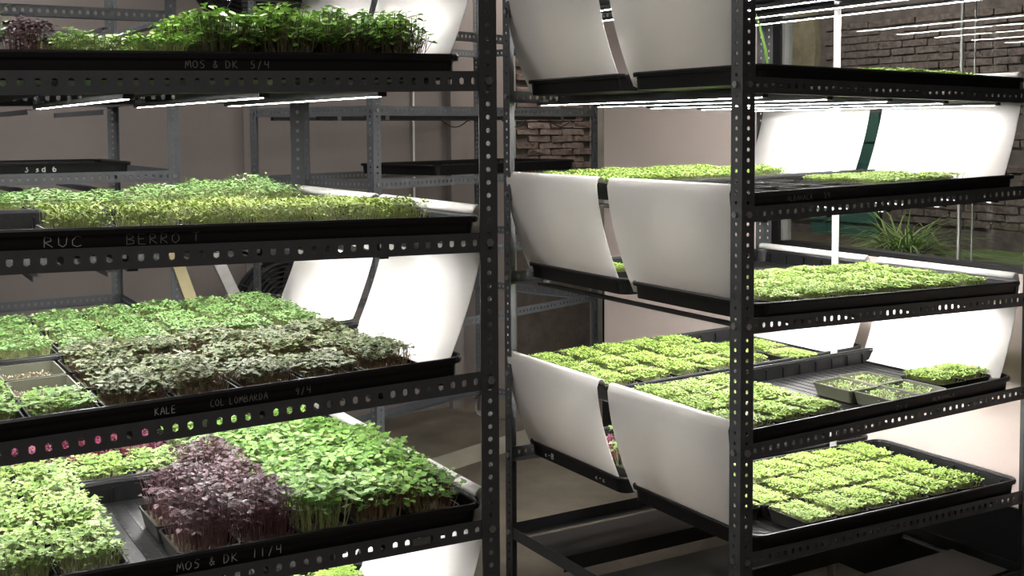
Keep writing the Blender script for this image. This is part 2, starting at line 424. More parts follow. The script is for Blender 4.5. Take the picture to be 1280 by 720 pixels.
def rack(name, label, u0, v0, L, D, bases, til, H, steel, group=None, foot=0., rz=0., bottom=.24, cross=4, sides=False, cdz=0., crossf=(.2, .4, .6, .8)):
    """u0,v0 front-left corner; bases {level: foot height at the middle}; til {level: slope along u}"""
    root = thing(name, (u0, v0, 0), label, 'rack', group, (0, 0, rz))
    pm = {}
    for (x, y, sx, sy) in ((0, 0, 1, 1), (L, 0, -1, 1), (0, D, 1, -1), (L, D, -1, -1)):
        me = make_post(sx, sy, H-foot); me.materials.append(steel)
        link('post', me, root, (x, y, foot))
    bl = L-.006
    bf, br = make_beam(bl, 1), make_beam(bl, -1)
    pf, pr_ = make_beam(bl, 1, False), make_beam(bl, -1, False)
    sl, sr = make_beam(D-.012, -1, sides), make_beam(D-.012, 1, sides)
    cb = MB().box(-.013, .013, -D/2+.006, D/2-.006, .0180, .0200).box(-.013, -.011, -D/2+.006, D/2-.006, .002, .0180).mesh('cross_bar')
    for me in (bf, br, pf, pr_, sl, sr, cb): me.materials.append(steel)
    lv = dict(bases)
    if bottom: lv[99] = bottom
    for k, z in lv.items():
        t = til.get(k, 0.)
        ry = -math.atan(t)
        link('beam', pf if k == 99 else bf, root, (L/2, .0025, z), (0, ry, 0))
        link('beam', pr_ if k == 99 else br, root, (L/2, D-.0025, z), (0, ry, 0))
        zl, zr = z-t*L/2, z+t*L/2
        if k == 99 or sides:
            link('side_beam', sl, root, (.0025, D/2, zl), (0, 0, math.pi/2))
            link('side_beam', sr, root, (L-.0025, D/2, zr), (0, 0, math.pi/2))
        for i in range(cross):
            if k == 99: continue
            x = L*crossf[i]
            link('cross_bar', cb, root, (x, D/2, z+t*(x-L/2)+TB-.0205+cdz), (0, ry, 0))
        for x in (.02, L-.02):
            link('bolt', BOLT_Y, root, (x, -.0001, z+FL/2+t*(x-L/2)))
        for y in (.022, D-.022):
            link('bolt', BOLT_X, root, (-.0001, y, zl+FL/2))
    return root

LA, LB = 1.09, 1.115; DA, DB = 1.06, 1.125
AX, AY = 1.131-LA, 1.969
BX, BY = 1.870, 2.090
rimA = {-1: .708, 0: .420, 1: .134, 2: -.162, 3: -.453, 4: -.732, 5: -1.020}  # topmost level is unseen, added so its LED bars brighten the upper sheets
rimB = {-1: .718, 0: .430, 1: .142, 2: -.149, 3: -.438, 4: -.727, 5: -1.015}
RH = .071       # rim over beam foot
baseA = {k: EYE+z-RH for k, z in rimA.items()}
baseB = {k: EYE+z-RH for k, z in rimB.items()}
tilA = {k: (TIL if k % 2 else -TIL) for k in rimA}
tilB = {k: (-TIL if k % 2 else TIL) for k in rimB}
rack('steel_rack', 'black slotted angle rack filling the left half, nearest the camera', AX, AY, LA, DA, baseA, tilA, 2.42, M['steel'], crossf=(.28, .48, .69, .88))
rack('steel_rack', 'black slotted angle rack on the right with white sheets on its end', BX, BY, LB, DB, baseB, tilB, 2.42, M['steel'])
DXr, DYr = 1.07-1.2, 4.10
baseD = {k: EYE+.376-.2775*k for k in range(0, 5)}
rack('steel_rack', 'grey slotted angle rack standing behind the left rack, by the back wall', DXr, DYr, 1.2, 1.0, baseD, {}, 2.35, M['steel_grey'], cross=4, sides=True, cdz=-.05)
baseC = {0: EYE+.38, 1: EYE+.055, 2: EYE-.245, 3: EYE-.565, 4: EYE-.87}
RC = math.radians(18.9)
rackc = rack('steel_rack', 'turned grey wheeled rack seen between the two front racks', 1.892, 4.288, 1.514, .80, baseC, {}, 2.3, M['steel_grey'], foot=.10, rz=RC, bottom=.12, cross=0, sides=True)
MB().box(.045, 1.469, .001, .004, .078, .157).obj('kick_plate', M['kerb'], rackc)
def C2W(x, y, z): return (1.892+x*math.cos(RC)-y*math.sin(RC), 4.288+x*math.sin(RC)+y*math.cos(RC), z)
for (x, y) in ((.04, .04), (1.474, .04), (.04, .76), (1.474, .76)):
    c = MB().box(x-.03, x+.03, y-.03, y+.03, .092, .10).box(x-.018, x-.014, y-.016, y+.016, .03, .092).box(x+.014, x+.018, y-.016, y+.016, .03, .092).obj('caster_fork', M['bolt'], rackc)
    mbw = MB().tube([(x-.012, y, .037), (x+.012, y, .037)], .037, 20)
    mbw.obj('caster_wheel', M['caster'], c)
link('name_plate', MB().box(0, .037, -.0012, 0, 0, .014).mesh('name_plate'), bpy.data.objects['steel_rack'], (LA-.192, .0, baseA[4]+.012-TIL*.35), (0, -math.atan(tilA[4]), 0)).data.materials.append(M['plate'])

def frame_of(r, k):
    """origin, tilt of a level"""
    return ((AX, AY, LA, DA, baseA[k], tilA[k]) if r == 'A' else (BX, BY, LB, DB, baseB[k], tilB[k]))
def on_level(r, k, t, s, dz=0.):
    """t from the rack's near-aisle front post (A: negative to the left, B: positive to the right)"""
    x0, y0, L, D, z, ti = frame_of(r, k)
    x = t+L if r == 'A' else t
    return Vector((x0+x, y0+s, z+ti*(x-L/2)+dz))

ORD = {-1: 'added topmost', 0: 'upper', 1: 'first', 2: 'second', 3: 'third', 4: 'fourth', 5: 'fifth'}
RN = {'A': 'left rack', 'B': 'right rack'}
# ------------------------------------------------------------------ trays
def rrect(hx, hy, r, n=5):
    pts = []
    for cx, cy, a0 in ((hx-r, hy-r, 0), (-hx+r, hy-r, 90), (-hx+r, -hy+r, 180), (hx-r, -hy+r, 270)):
        for i in range(n+1):
            a = math.radians(a0+90*i/n); pts.append((cx+r*math.cos(a), cy+r*math.sin(a)))
    return pts
def loft(loops, close0=True, close1=True):
    n = len(loops[0]); mb = MB(); vs = [p for l in loops for p in l]; fs = []
    for i in range(len(loops)-1):
        for k in range(n): fs.append((i*n+k, i*n+(k+1) % n, (i+1)*n+(k+1) % n, (i+1)*n+k))
    if close0: fs.append(tuple(range(n-1, -1, -1)))
    if close1: fs.append(tuple(range((len(loops)-1)*n, len(loops)*n)))
    return mb.add(vs, fs)
def lp(hx, hy, r, z): return [(x, y, z) for x, y in rrect(hx, hy, r)]
TL, TWR = 1.015, {'A': .505, 'B': .520}
TW = TWR['A']
def tray_meshes(TL, TW):
    hx, hy, r, H = TL/2, TW/2, .035, TH
    basin = loft([lp(hx-.010, hy-.006, r-.006, .0), lp(hx-.004, hy-.003, r, H-.006), lp(hx-.007, hy-.006, r-.003, H-.006), lp(hx-.013, hy-.009, r-.009, .003)])
    rim = loft([lp(hx-.003, hy-.002, r, H-.012), lp(hx+.004, hy+.003, r+.004, H-.012), lp(hx+.006, hy+.004, r+.005, H-.004), lp(hx+.004, hy+.002, r+.004, H), lp(hx-.002, hy-.003, r-.002, H), lp(hx-.006, hy-.005, r-.004, H-.005)], False, False)
    n = len(rim.v)//6
    ribs = MB()
    nr = int(TL/.03)
    for i in range(nr):
        x = -hx+.04+i*(TL-.08)/(nr-1)
        ribs.box(x-.003, x+.003, -hy+.03, hy-.03, .003, .0042)
    for i in range(14):
        x = -hx+.06+i*(TL-.12)/13
        for sy in (-1, 1): ribs.box(x-.002, x+.002, *sorted((sy*(hy-.010), sy*(hy-.014))), .004, .036)
    for i in range(6):
        y = -hy+.05+i*(TW-.1)/5
        for sx in (-1, 1): ribs.box(*sorted((sx*(hx-.0125), sx*(hx-.018))), y-.002, y+.002, .004, .036)
    return [b.mesh(nm) for b, nm in ((basin, 'basin'), (rim, 'rim'), (ribs, 'ribs'))]
TMES = {r: tray_meshes(TL, TWR[r]) for r in 'AB'}
TME = TMES['A']
for q in TMES.values():
    for me, m in zip(q, ('tray', 'tray', 'tray_floor')): me.materials.append(M[m])
def tray_span(r, k):
    """centre t of the trays of a level: they are pushed towards the end they drain from"""
    if r == 'A': return -.030-TL/2 if k % 2 == 0 else -.068-TL/2
    return .026+TL/2 if k % 2 == 0 else .060+TL/2
TRAY_S = {'A': (.0105+.505/2, .535+.505/2), 'B': (.0105+.520/2, .566+.520/2)}
TRAYS = {}
def tray(r, k, row, label):
    ti = frame_of(r, k)[5]
    p = on_level(r, k, tray_span(r, k), TRAY_S[r][row], TB)
    o = thing('flood_tray', p, label, 'tray', 'black flood trays on the front racks', (0, -math.atan(ti), 0))
    for me in TMES[r]: link(me.name.split('.')[0], me, o)
    TRAYS[(r, k, row)] = o
    return o
TLAB = {
 ('A', 1, 0): 'black flood tray of tall greens, top of the left rack, front row',
 ('A', 2, 0): 'black flood tray chalked RUC, second shelf of left rack',
 ('A', 3, 0): 'black flood tray chalked KALE, third shelf of left rack',
 ('A', 4, 0): 'black flood tray chalked 11/4 with purple seedlings, fourth shelf of left rack',
}
for k in range(0, 6):
    for row in (0, 1):
        tray('A', k, row, TLAB.get(('A', k, row), 'black flood tray, %s row, %s shelf of left rack' % (('front', 'rear')[row], ORD[k])))
for k in range(0, 6):
    for row in (0, 1):
        tray('B', k, row, 'black flood tray, %s row, %s shelf of right rack' % (('front', 'rear')[row], ORD[k]))

# chalk lettering, drawn as raised strokes on the trays' front walls
ST = {
 'A': [[(0, 0), (.42, 1), (.55, 1), (.85, 0)], [(.15, .4), (.75, .4)]], 'B': [[(0, 0), (0, 1), (.6, .95), (.65, .65), (.1, .52), (.7, .4), (.7, .1), (0, 0)]],
 'C': [[(.75, .9), (.4, 1), (.05, .6), (.1, .15), (.45, 0), (.8, .1)]], 'D': [[(.05, 0), (.05, 1), (.5, .9), (.75, .5), (.5, .1), (.05, 0)]],
 'E': [[(.7, 1), (.05, 1), (.05, 0), (.75, 0)], [(.05, .5), (.6, .52)]], 'H': [[(0, 0), (.05, 1)], [(.7, 0), (.7, 1)], [(0, .5), (.7, .5)]],
 'K': [[(.05, 0), (.05, 1)], [(.7, 1), (.1, .45), (.8, 0)]], 'L': [[(.1, 1), (.05, 0), (.65, .02)]], 'M': [[(0, 0), (.1, .95), (.4, .3), (.55, .95), (.7, .95), (.9, .05)]],
 'O': [[(.4, 1), (.05, .7), (.05, .25), (.4, 0), (.75, .3), (.75, .7), (.4, 1)]], 'R': [[(.05, 0), (.05, 1), (.6, .9), (.6, .6), (.1, .48), (.75, 0)]],
 'S': [[(.75, .95), (.3, 1), (.1, .7), (.65, .4), (.55, .05), (.05, .05)]], 'T': [[(0, .95), (.8, 1)], [(.42, .97), (.4, 0)]], 'U': [[(.05, 1), (.08, .25), (.4, 0), (.7, .25), (.75, 1)]],
 '&': [[(.75, .05), (.2, .8), (.4, 1), (.55, .8), (.1, .3), (.3, 0), (.75, .45)]], '/': [[(.1, -.1), (.6, 1.05)]],
 '1': [[(.3, 0), (.35, 1)]], '2': [[(.05, .8), (.35, 1), (.65, .75), (.05, 0), (.7, 0)]], '3': [[(.1, 1), (.65, .95), (.3, .55), (.65, .3), (.4, 0), (.05, .1)]],
 '4': [[(.1, 1), (.1, .5), (.7, .5)], [(.7, 1), (.65, 0)]], '5': [[(.75, 1), (.2, .95), (.15, .55), (.6, .5), (.6, .1), (.05, 0)]],
 '6': [[(.6, 1), (.1, .5), (.15, .05), (.6, .05), (.65, .4), (.15, .45)]], '9': [[(.65, .65), (.3, .5), (.1, .75), (.35, 1), (.65, .9), (.6, .4), (.4, 0)]],
 'd': [[(.6, 1), (.6, 0), (.1, .1), (.1, .45), (.6, .5)]], 's': [[(.55, .5), (.1, .4), (.55, .15), (.05, 0)]], 'c': [[(.5, .45), (.1, .35), (.1, .1), (.55, .05)]], '-': [[(.1, .4), (.6, .45)]], 'a': [[(.55, .5), (.1, .35), (.2, .02), (.55, .2), (.6, 0)]],
}
def writing(parent, text, x, z, h, m, stroke=.0012, y=None, wf=.8, side=False, rot=0.):
    mb = MB(); cx = 0
    y = y if y is not None else -(TWR['B'] if parent in [TRAYS.get(('B', q, 0)) for q in range(6)] else TW)/2+.0035
    z -= .0225
    for ch in text:
        if ch == ' ': cx += h*wf*.9; continue
        for line in ST[ch]:
            jit = [(a+rnd.uniform(-.025, .025), b+rnd.uniform(-.02, .02)) for a, b in line]
            for (a, b), (c, d) in zip(jit[:-1], jit[1:]):
                p, q = (cx+a*h*wf, b*h), (cx+c*h*wf, d*h)
                p, q = [(e*math.cos(rot)-f*math.sin(rot), e*math.sin(rot)+f*math.cos(rot)) for e, f in (p, q)]
                if side: mb.bar((0, -p[0], p[1]), (0, -q[0], q[1]), stroke, .0006, (1, 0, 0))
                else: mb.bar((p[0], 0, p[1]), (q[0], 0, q[1]), stroke, .0006, (0, 1, 0))
        cx += h*wf*1.15
    return tag(mb.obj('chalk_writing', M[m], parent, False, (x, y, z)), kind='stuff')
def tx(r, k, t): return t-tray_span(r, k)
WY = -TW/2+.0015
writing(TRAYS[('A', 1, 0)], 'MOS & DK  5/4', tx('A', 1, -.60), .042, .0135, 'chalk_faint')
writing(TRAYS[('A', 2, 0)], 'RUC', tx('A', 2, -.835), .0395, .017, 'chalk', wf=1.1)
writing(TRAYS[('A', 2, 0)], 'BERRO', tx('A', 2, -.705), .0395, .017, 'chalk_faint', wf=.95)
writing(TRAYS[('A', 2, 0)], 'T', tx('A', 2, -.595), .042, .0145, 'chalk_faint', wf=.95)
writing(TRAYS[('A', 3, 0)], 'KALE', tx('A', 3, -.665), .042, .0125, 'chalk', wf=.65)
writing(TRAYS[('A', 3, 0)], 'COL LOMBARDA', tx('A', 3, -.570), .0425, .0125, 'chalk_faint', wf=.62)
writing(TRAYS[('A', 3, 0)], '9/4', tx('A', 3, -.415), .042, .0125, 'chalk_faint', wf=.75)
writing(TRAYS[('A', 4, 0)], 'MOS & DK  11/4', tx('A', 4, -.635), .040, .0155, 'chalk', wf=.82)
writing(TRAYS[('B', 2, 0)], 'ALBAHACA', tx('B', 2, .160), .043, .0125, 'chalk_faint', wf=.75)
writing(TRAYS[('B', 2, 0)], '54', tx('B', 2, .285), .044, .0145, 'chalk_faint', wf=.7)
writing(TRAYS[('B', 4, 0)], '21 d', tx('B', 4, .56), .042, .0125, 'chalk_faint', wf=.8)
writing(TRAYS[('B', 4, 0)], 'ALBAHACA', tx('B', 4, .70), .045, .0125, 'chalk_faint', wf=.8)
for yy, tt in ((.16, 'c-B'), (-.12, 'c-a')):
    writing(TRAYS[('B', 5, 1)], tt, -TL/2+.0045, .035, .016, 'chalk_bright', .0022, y=yy, wf=1.0, side=True)

# trays on the racks behind
for (x, y, z, rz, lab) in ((DXr+.53, DYr+.27, baseD[2]+TB, 0, 'black flood tray with white marks on the grey rack behind the left rack'),):
    o = thing('flood_tray', (x, y, z), lab, 'tray', None, (0, 0, rz))
    for me in TME: link(me.name.split('.')[0], me, o)
    writing(o, '3 sd 6', .165, .042, .022, 'chalk_bright', .0035, wf=.75)
o = thing('flood_tray', C2W(.99, .375, baseC[2]+.0365), 'empty black flood tray on the turned wheeled rack between the front racks', 'tray', None, (0, 0, RC))
for me in TME: link(me.name.split('.')[0], me, o)

# ------------------------------------------------------------------ LED bars
def led_meshes(D):
    L = D-.082
    h = MB().box(-.009, .009, -L/2, L/2, -.008, .002)
    c = MB()
    c.box(-.012, .012, -.006, .006, .002, .010).box(-.003, .003, -.003, .003, .0099, .019)
    d = MB(); n = int((L-.03)/.0135)
    for i in range(n):
        y = -L/2+.02+i*.0135
        d.box(-.0044, .0044, y-.0031, y+.0031, -.0086, -.00805)
    return h.mesh('housing'), c.mesh('clip'), d.mesh('diodes')
LEDM = {r: led_meshes(D) for r, D in (('A', DA), ('B', DB))}
for ms in LEDM.values():
    ms[0].materials.append(M['led_off']); ms[1].materials.append(M['bolt']); ms[2].materials.append(M['led'])
LED_T = {'A': (-.225, -.455, -.69, -.92), 'B': (.11, .33, .55, .77, .99)}
SIDE = {'A': 'right', 'B': 'left'}
NUM = ('first', 'second', 'third', 'fourth', 'fifth', 'sixth', 'seventh', 'eighth', 'ninth')
for r in 'AB':
    for k in range(-1, 5):
        for i, t in enumerate(LED_T[r]):
            x0, y0, L, D, z, ti = frame_of(r, k)
            p = on_level(r, k, t, D/2, -.0002)
            o = thing('led_bar', p, 'lit LED bar under the %s shelf of the %s, %s from the %s' % (ORD[k], RN[r], NUM[i], SIDE[r]), 'lamp', 'LED bars under the shelves', (0, -math.atan(ti), 0))
            for me in (LEDM[r][0], LEDM[r][2]): link(me.name.split('.')[0], me, o)
            for y in (-1, 1): link('clip', LEDM[r][1], o, (0, y*(D/2-.072), 0))
# unlit bars slung along the turned rack
for i, (x, y) in enumerate(((.75, .10), (.75, .40), (.75, .71))):
    o = thing('led_bar', C2W(x, y, baseC[1]-.0005), 'unlit dark LED bar under the turned wheeled rack, %s from the front' % NUM[i], 'lamp', 'unlit LED bars', (0, 0, RC))
    MB().box(-.70, .70, -.011, .011, -.016, -.0005).obj('housing', M['led_off'], o)
    MB().box(-.6, -.58, -.014, .014, -.019, 0).box(.58, .6, -.014, .014, -.019, 0).obj('clip', M['bolt'], o)
for i, x in enumerate((.45, .85, 1.2)):
    pts = [C2W(x+.03*q, .06, baseC[1]-.016-.035*math.sin(math.pi*q/6)) for q in range(7)]
    tag(MB().tube(pts, .003, 6).obj('cable', M['cable']), 'black cable loop hanging under the turned rack, %s from its left' % NUM[i], 'cable')

# ------------------------------------------------------------------ white reflector sheets
def sheet(r, k, end, s0, s1, label):
    """hooked over the end of level k's tray, falling into level k+1's tray. end: -1 left, +1 right (in u)"""
    tk, tn = tray_span(r, k), tray_span(r, k+1)
    eu = tk+end*TL/2; en = tn+end*TL/2
    U = on_level(r, k, eu, s0, TB+TH); N = on_level(r, k+1, en, s0, TB+TH)
    e = end
    xo = U.x+e*.026
    H = U.z-N.z
    prof = [(U.x-e*.002, U.z+.0022), (U.x+e*.001, U.z+.011), (U.x+e*.006, U.z+.0165), (U.x+e*.013, U.z+.0185), (U.x+e*.021, U.z+.014), (xo+e*.001, U.z-.004)]
    x1, z1 = N.x-e*.030, N.z-.036
    for q in range(1, 12):
        f = q/11; z = (U.z-.004)*(1-f)+z1*f
        x = xo+(x1-xo)*(f**1.6)
        prof.append((x, z))
    prof.append((x1-e*.012, z1-.0035)); 
    th = .0016; n = len(prof); vs = []
    nrm = []
    for i in range(n):
        a, b = prof[max(i-1, 0)], prof[min(i+1, n-1)]
        d = Vector((b[0]-a[0], b[1]-a[1])).normalized(); nrm.append((-d.y*e, d.x*e))
    y0 = U.y; y1 = U.y+(s1-s0)
    o0 = Vector(((prof[-1][0]), (y0+y1)/2, prof[-1][1]))
    mb = MB()
    for y in (y0, y1):
        for sgn in (-.5, .5):
            vs += [(p[0]+sgn*th*q[0]-o0.x, y-o0.y, p[1]+sgn*th*q[1]-o0.z) for p, q in zip(prof, nrm)]
    A_, B_, C_, D_ = 0, n, 2*n, 3*n; fs = []
    for i in range(n-1):
        fs += [(A_+i, A_+i+1, C_+i+1, C_+i), (B_+i, D_+i, D_+i+1, B_+i+1), (A_+i, B_+i, B_+i+1, A_+i+1), (C_+i, C_+i+1, D_+i+1, D_+i)]
    fs += [(A_, C_, D_, B_), (A_+n-1, B_+n-1, D_+n-1, C_+n-1)]
    mb.add(vs, fs)
    o = mb.obj('reflector_sheet', M['sheet'], None, True, o0)
    return tag(o, label, 'plastic sheet', 'white sheets hooked over tray ends')
SH = {0: (.044, .505), 1: (.545, 1.030)}
for r, end, ks in (('A', 1, (0, 2, 4)), ('B', -1, (0, 2, 4)), ('B', 1, (1, 3))):
    for k in ks:
        for row in (0, 1):
            s0, s1 = SH[row]
            if r == 'B' and row == 1: s0, s1 = .602, 1.106
            if r == 'B' and row == 0: s1 = .550
            sheet(r, k, end, s0, s1, '%s white sheet from %s to %s shelf, %s end of %s' % (('front', 'rear')[row], ORD[k], ORD[k+1], ('left', '', 'right')[end+1], RN[r]))

# ------------------------------------------------------------------ white water pipe
pp = thing('water_pipe', (BX+.882, BY+.548, 0), 'white vertical water pipe rising between the right rack\'s trays', 'pipe')
MB().tube([(0, 0, 0), (0, 0, 2.849)], .0105, 16).obj('pipe', M['pvc'], pp, True)
MB().tube([(0, 0, 2.06), (0, 0, 2.10)], .0135, 16).obj('coupling', M['pvc'], pp, True)

# ------------------------------------------------------------------ microgreens
SX, SY = .112, .150
def punnet_mesh(sx, sy, h, name='punnet'):
    a, b = sx/2, sy/2
    m = loft([lp(a-.010, b-.010, .008, 0), lp(a-.002, b-.002, .010, h-.004), lp(a, b, .011, h-.004), lp(a, b, .011, h), lp(a-.003, b-.003, .009, h), lp(a-.004, b-.004, .009, h-.005), lp(a-.011, b-.011, .007, .002)])
    return m.mesh(name)
PH = .037
PUN = punnet_mesh(SX, SY, PH); PUN.materials.append(M['punnet'])
PUN_D = punnet_mesh(SX, SY, PH); PUN_D.materials.append(M['punnet_dark'])
def soil_mesh(z):
    r = random.Random(int(z*1e4)); nx, ny = 8, 10; vs = []; fs = []
    for j in range(ny+1):
        for i in range(nx+1):
            vs.append(((i/nx-.5)*(SX-.020), (j/ny-.5)*(SY-.020), z+r.uniform(-.002, .002)))
    for j in range(ny):
        for i in range(nx): q = j*(nx+1)+i; fs.append((q, q+1, q+nx+2, q+nx+1))
    n = len(vs)
    me = MB().add(vs, fs).box(-(SX-.022)/2, (SX-.022)/2, -(SY-.022)/2, (SY-.022)/2, .003, z-.004).mesh('substrate'); me.materials.append(M['soil']); return me
SOIL = soil_mesh(.026); SOIL_LOW = soil_mesh(.018)

def grow(seed, n, hgt, hv, leaf, spread, stem_r, base=.026, dome=.25, pitch=(-.1, .5), big=False, jitter=.004, elong=1.0, bend=.006, rows=2, lowleaf=0.0):
    """leaves and stems of one punnet: each seedling has a stem and a pair of cotyledons"""
    r = np.random.RandomState(seed)
    lv, lf, sv, sf = [], [], [], []
    shape = [(0, 0, 0), (.34, .30, .05), (.78, .50, .02), (1.0, .26, -.04), (.86, 0, -.03), (1.0, -.26, -.04), (.78, -.50, .02), (.34, -.30, .05), (.5, 0, -.05)] if big else \
            [(0, 0, 0), (.55, .44, .05), (1, .12, -.04), (1, -.12, -.04), (.55, -.44, .05)]
    faces = [(8, i, (i+1) % 8) for i in range(8)] if big else [(0, 4, 3), (0, 3, 2), (0, 2, 1)]
    ax, ay = SX/2-.012, SY/2-.012
    lump = r.uniform(-1, 1, (4, 3))
    for i in range(n):
        x, y = r.uniform(-ax, ax), r.uniform(-ay, ay)
        ex, ey = abs(x)/ax, abs(y)/ay
        e = max(ex, ey)
        h = hgt*(1-dome*e**2.5)*(1+hv*r.randn()*.6+.09*math.sin(lump[0, 0]*3+x*60)*math.cos(lump[0, 1]*3+y*50))
        if r.rand() < lowleaf: h *= r.uniform(.45, .8)
        tx_, ty = x+spread*(x/ax)*e+r.randn()*jitter, y+spread*(y/ay)*e+r.randn()*jitter
        tz = base+max(h, .006)
        mx, my, mz = (x*.6+tx_*.4)+r.randn()*bend*.5, (y*.6+ty*.4)+r.randn()*bend*.5, base+h*.5
        # stem: three-sided, bent once
        q = len(sv)
        for (px, py, pz, rr) in ((x, y, base-.003, stem_r), (mx, my, mz, stem_r*.9), (tx_, ty, tz, stem_r*.75)):
            for k in range(3):
                a = k*2.0944; sv.append((px+rr*math.cos(a), py+rr*math.sin(a), pz))
        for s_ in range(2):
            for k in range(3): sf.append((q+s_*3+k, q+s_*3+(k+1) % 3, q+s_*3+3+(k+1) % 3, q+s_*3+3+k))
        phi = r.uniform(0, 2*math.pi)
        for k in range(rows):
            a = phi+k*math.pi*(1 if rows == 2 else .667)+r.randn()*.2
            el = r.uniform(*pitch); sz = leaf*r.uniform(.75, 1.2)
            ca, sa, ce, se = math.cos(a), math.sin(a), math.cos(el), math.sin(el)
            roll = r.randn()*.25; cr_, sr_ = math.cos(roll), math.sin(roll)
            q = len(lv)
            for (l, b, z) in shape:
                l *= sz*elong; b *= sz; z *= sz
                b, z = b*cr_-z*sr_, b*sr_+z*cr_
                L2, Z2 = l*ce-z*se, l*se+z*ce
                lv.append((tx_+L2*ca-b*sa, ty+L2*sa+b*ca, tz+Z2))
            lf += [tuple(q+j for j in f) for f in faces]
    return (lv, lf), (sv, sf)
KIND = {
 #          n   hgt  hv  leaf  spread stem  kwargs                                            stem material
 'basil':   (430, .028, .14, .0078, .004, .0005, dict(dome=.22), 'stem_pale'),
 'ruc':     (330, .044, .16, .0066, .005, .0005, dict(dome=.10, elong=1.25, pitch=(-.2, .9), lowleaf=.3), 'stem_pale'),
 'cress':   (300, .048, .16, .0090, .008, .0006, dict(dome=.20, lowleaf=.25), 'stem_pale'),
 'carpet':  (380, .032, .12, .0076, .004, .0005, dict(dome=.12), 'stem_pale'),
 'mustard': (200, .074, .14, .0150, .012, .0008, dict(dome=.14, big=True, lowleaf=.3, pitch=(-.5, .5)), 'stem_pale'),
 'mixed':   (210, .072, .14, .0140, .014, .0008, dict(dome=.16, big=True, lowleaf=.3, pitch=(-.5, .5)), 'stem_mixed'),
 'radish':  (340, .088, .14, .0130, .012, .0008, dict(dome=.14, big=True, lowleaf=.55, pitch=(-.6, .5)), 'stem_dark'),
 'bright':  (300, .040, .14, .0095, .008, .0007, dict(dome=.16, lowleaf=.2), 'stem_pale'),
 'pale':    (240, .050, .15, .0100, .010, .0007, dict(dome=.18, big=True, lowleaf=.25, pitch=(-.3, .5)), 'stem_pale'),
 'purple':  (230, .090, .13, .0110, .012, .0008, dict(dome=.20, big=True, lowleaf=.35, pitch=(-.5, .4)), 'stem_purple'),
 'kale':    (340, .038, .14, .0092, .006, .0007, dict(dome=.16, big=True, lowleaf=.2, pitch=(-.3, .4)), 'stem_mixed'),
 'amaranth': (260, .050, .15, .0075, .006, .0007, dict(dome=.15, lowleaf=.2), 'stem_magenta'),
 'sprout':  (90, .014, .25, .0068, .0, .0005, dict(dome=.1, base=.018), 'stem_pale'),
}
LM = {'mixed': 'mustard', 'radish': 'bright', 'sprout': 'pale'}
NAME = {'basil': 'light green basil', 'ruc': 'yellow-green rocket', 'cress': 'mid green cress', 'carpet': 'fine green brassica', 'mustard': 'large green mustard',
        'mixed': 'red stemmed green mustard', 'radish': 'tall leafy mustard', 'bright': 'bright green cress', 'pale': 'pale green seedling', 'purple': 'dark purple mustard', 'kale': 'grey green kale',
        'amaranth': 'magenta amaranth', 'sprout': 'sparse sprout'}
VAR = {}
for kd, (n, h, hv, lf_, sp, sr_, kw, sm) in KIND.items():
    VAR[kd] = []
    for s in range(3):
        (lv, lf), (sv, sf) = grow(100+s+len(kd)*7, n, h, hv, lf_, sp, sr_, **kw)
        a = bpy.data.meshes.new('leaves'); a.from_pydata(lv, [], lf); a.materials.append(M['leaf_'+LM.get(kd, kd)])
        b = bpy.data.meshes.new('stems'); b.from_pydata(sv, [], sf); b.materials.append(M[sm])
        a.polygons.foreach_set('use_smooth', [True]*len(a.polygons))
        VAR[kd].append((a, b))
def seeds_mesh():
    r = random.Random(3); mb = MB()
    for i in range(130):
        x, y = r.uniform(-.042, .042), r.uniform(-.06, .06); s_ = r.uniform(.0014, .0026); z = .0185+r.uniform(0, .004)
        mb.add([(x-s_, y, z), (x, y-s_, z), (x+s_, y, z), (x, y+s_, z), (x, y, z+s_), (x, y, z-s_)], [(0, 1, 4), (1, 2, 4), (2, 3, 4), (3, 0, 4), (1, 0, 5), (2, 1, 5), (3, 2, 5), (0, 3, 5)])
    me = mb.mesh('seeds'); me.materials.append(M['seed']); return me
SEEDS = seeds_mesh()
def punnet(r, k, row, t, s, kind, label, pun=None, scale=1.0, group=None, zs=1.0, sx=1.0):
    ti = frame_of(r, k)[5]
    p = on_level(r, k, t, s, TB+.0056)
    flip = rnd.random() < .5
    sc_ = (sx, 1, 1)
    o = thing('seedling_punnet', p, label, 'seedlings' if kind else 'punnet', group, (0, -math.atan(ti), 0))
    o.scale = sc_
    rot = (0, 0, math.pi) if flip else (0, 0, 0)
    link('punnet', pun or (PUN if kind in ('sprout', 'seeds') or (r == 'B' and k == 4 and row == 1 and t > .64 and s > .7) else PUN_D), o)
    if kind in ('seeds', 'empty'):
        link('substrate', SOIL_LOW, o)
        if kind == 'seeds': tag(link('seeds', SEEDS, o), kind='stuff')
        return o
    low = kind == 'sprout'
    link('substrate', SOIL_LOW if low else SOIL, o)
    a, b = rnd.choice(VAR[kind])
    z = zs*(rnd.uniform(.82, 1.22) if kind == 'kale' else rnd.uniform(.92, 1.08))
    for me, nm in ((a, 'leaves'), (b, 'stems')):
        q = link(nm, me, o, (0, 0, .026*(1-z) if not low else 0), rot); q.scale = (1, 1, z if not low else 1); q['kind'] = 'stuff'
    return o
ROWN = ('front', 'middle', 'back')
def ordi(i): return NUM[i]
def S_(r, row, j, pitch=.160): return TRAY_S[r][row]+(j-1)*pitch
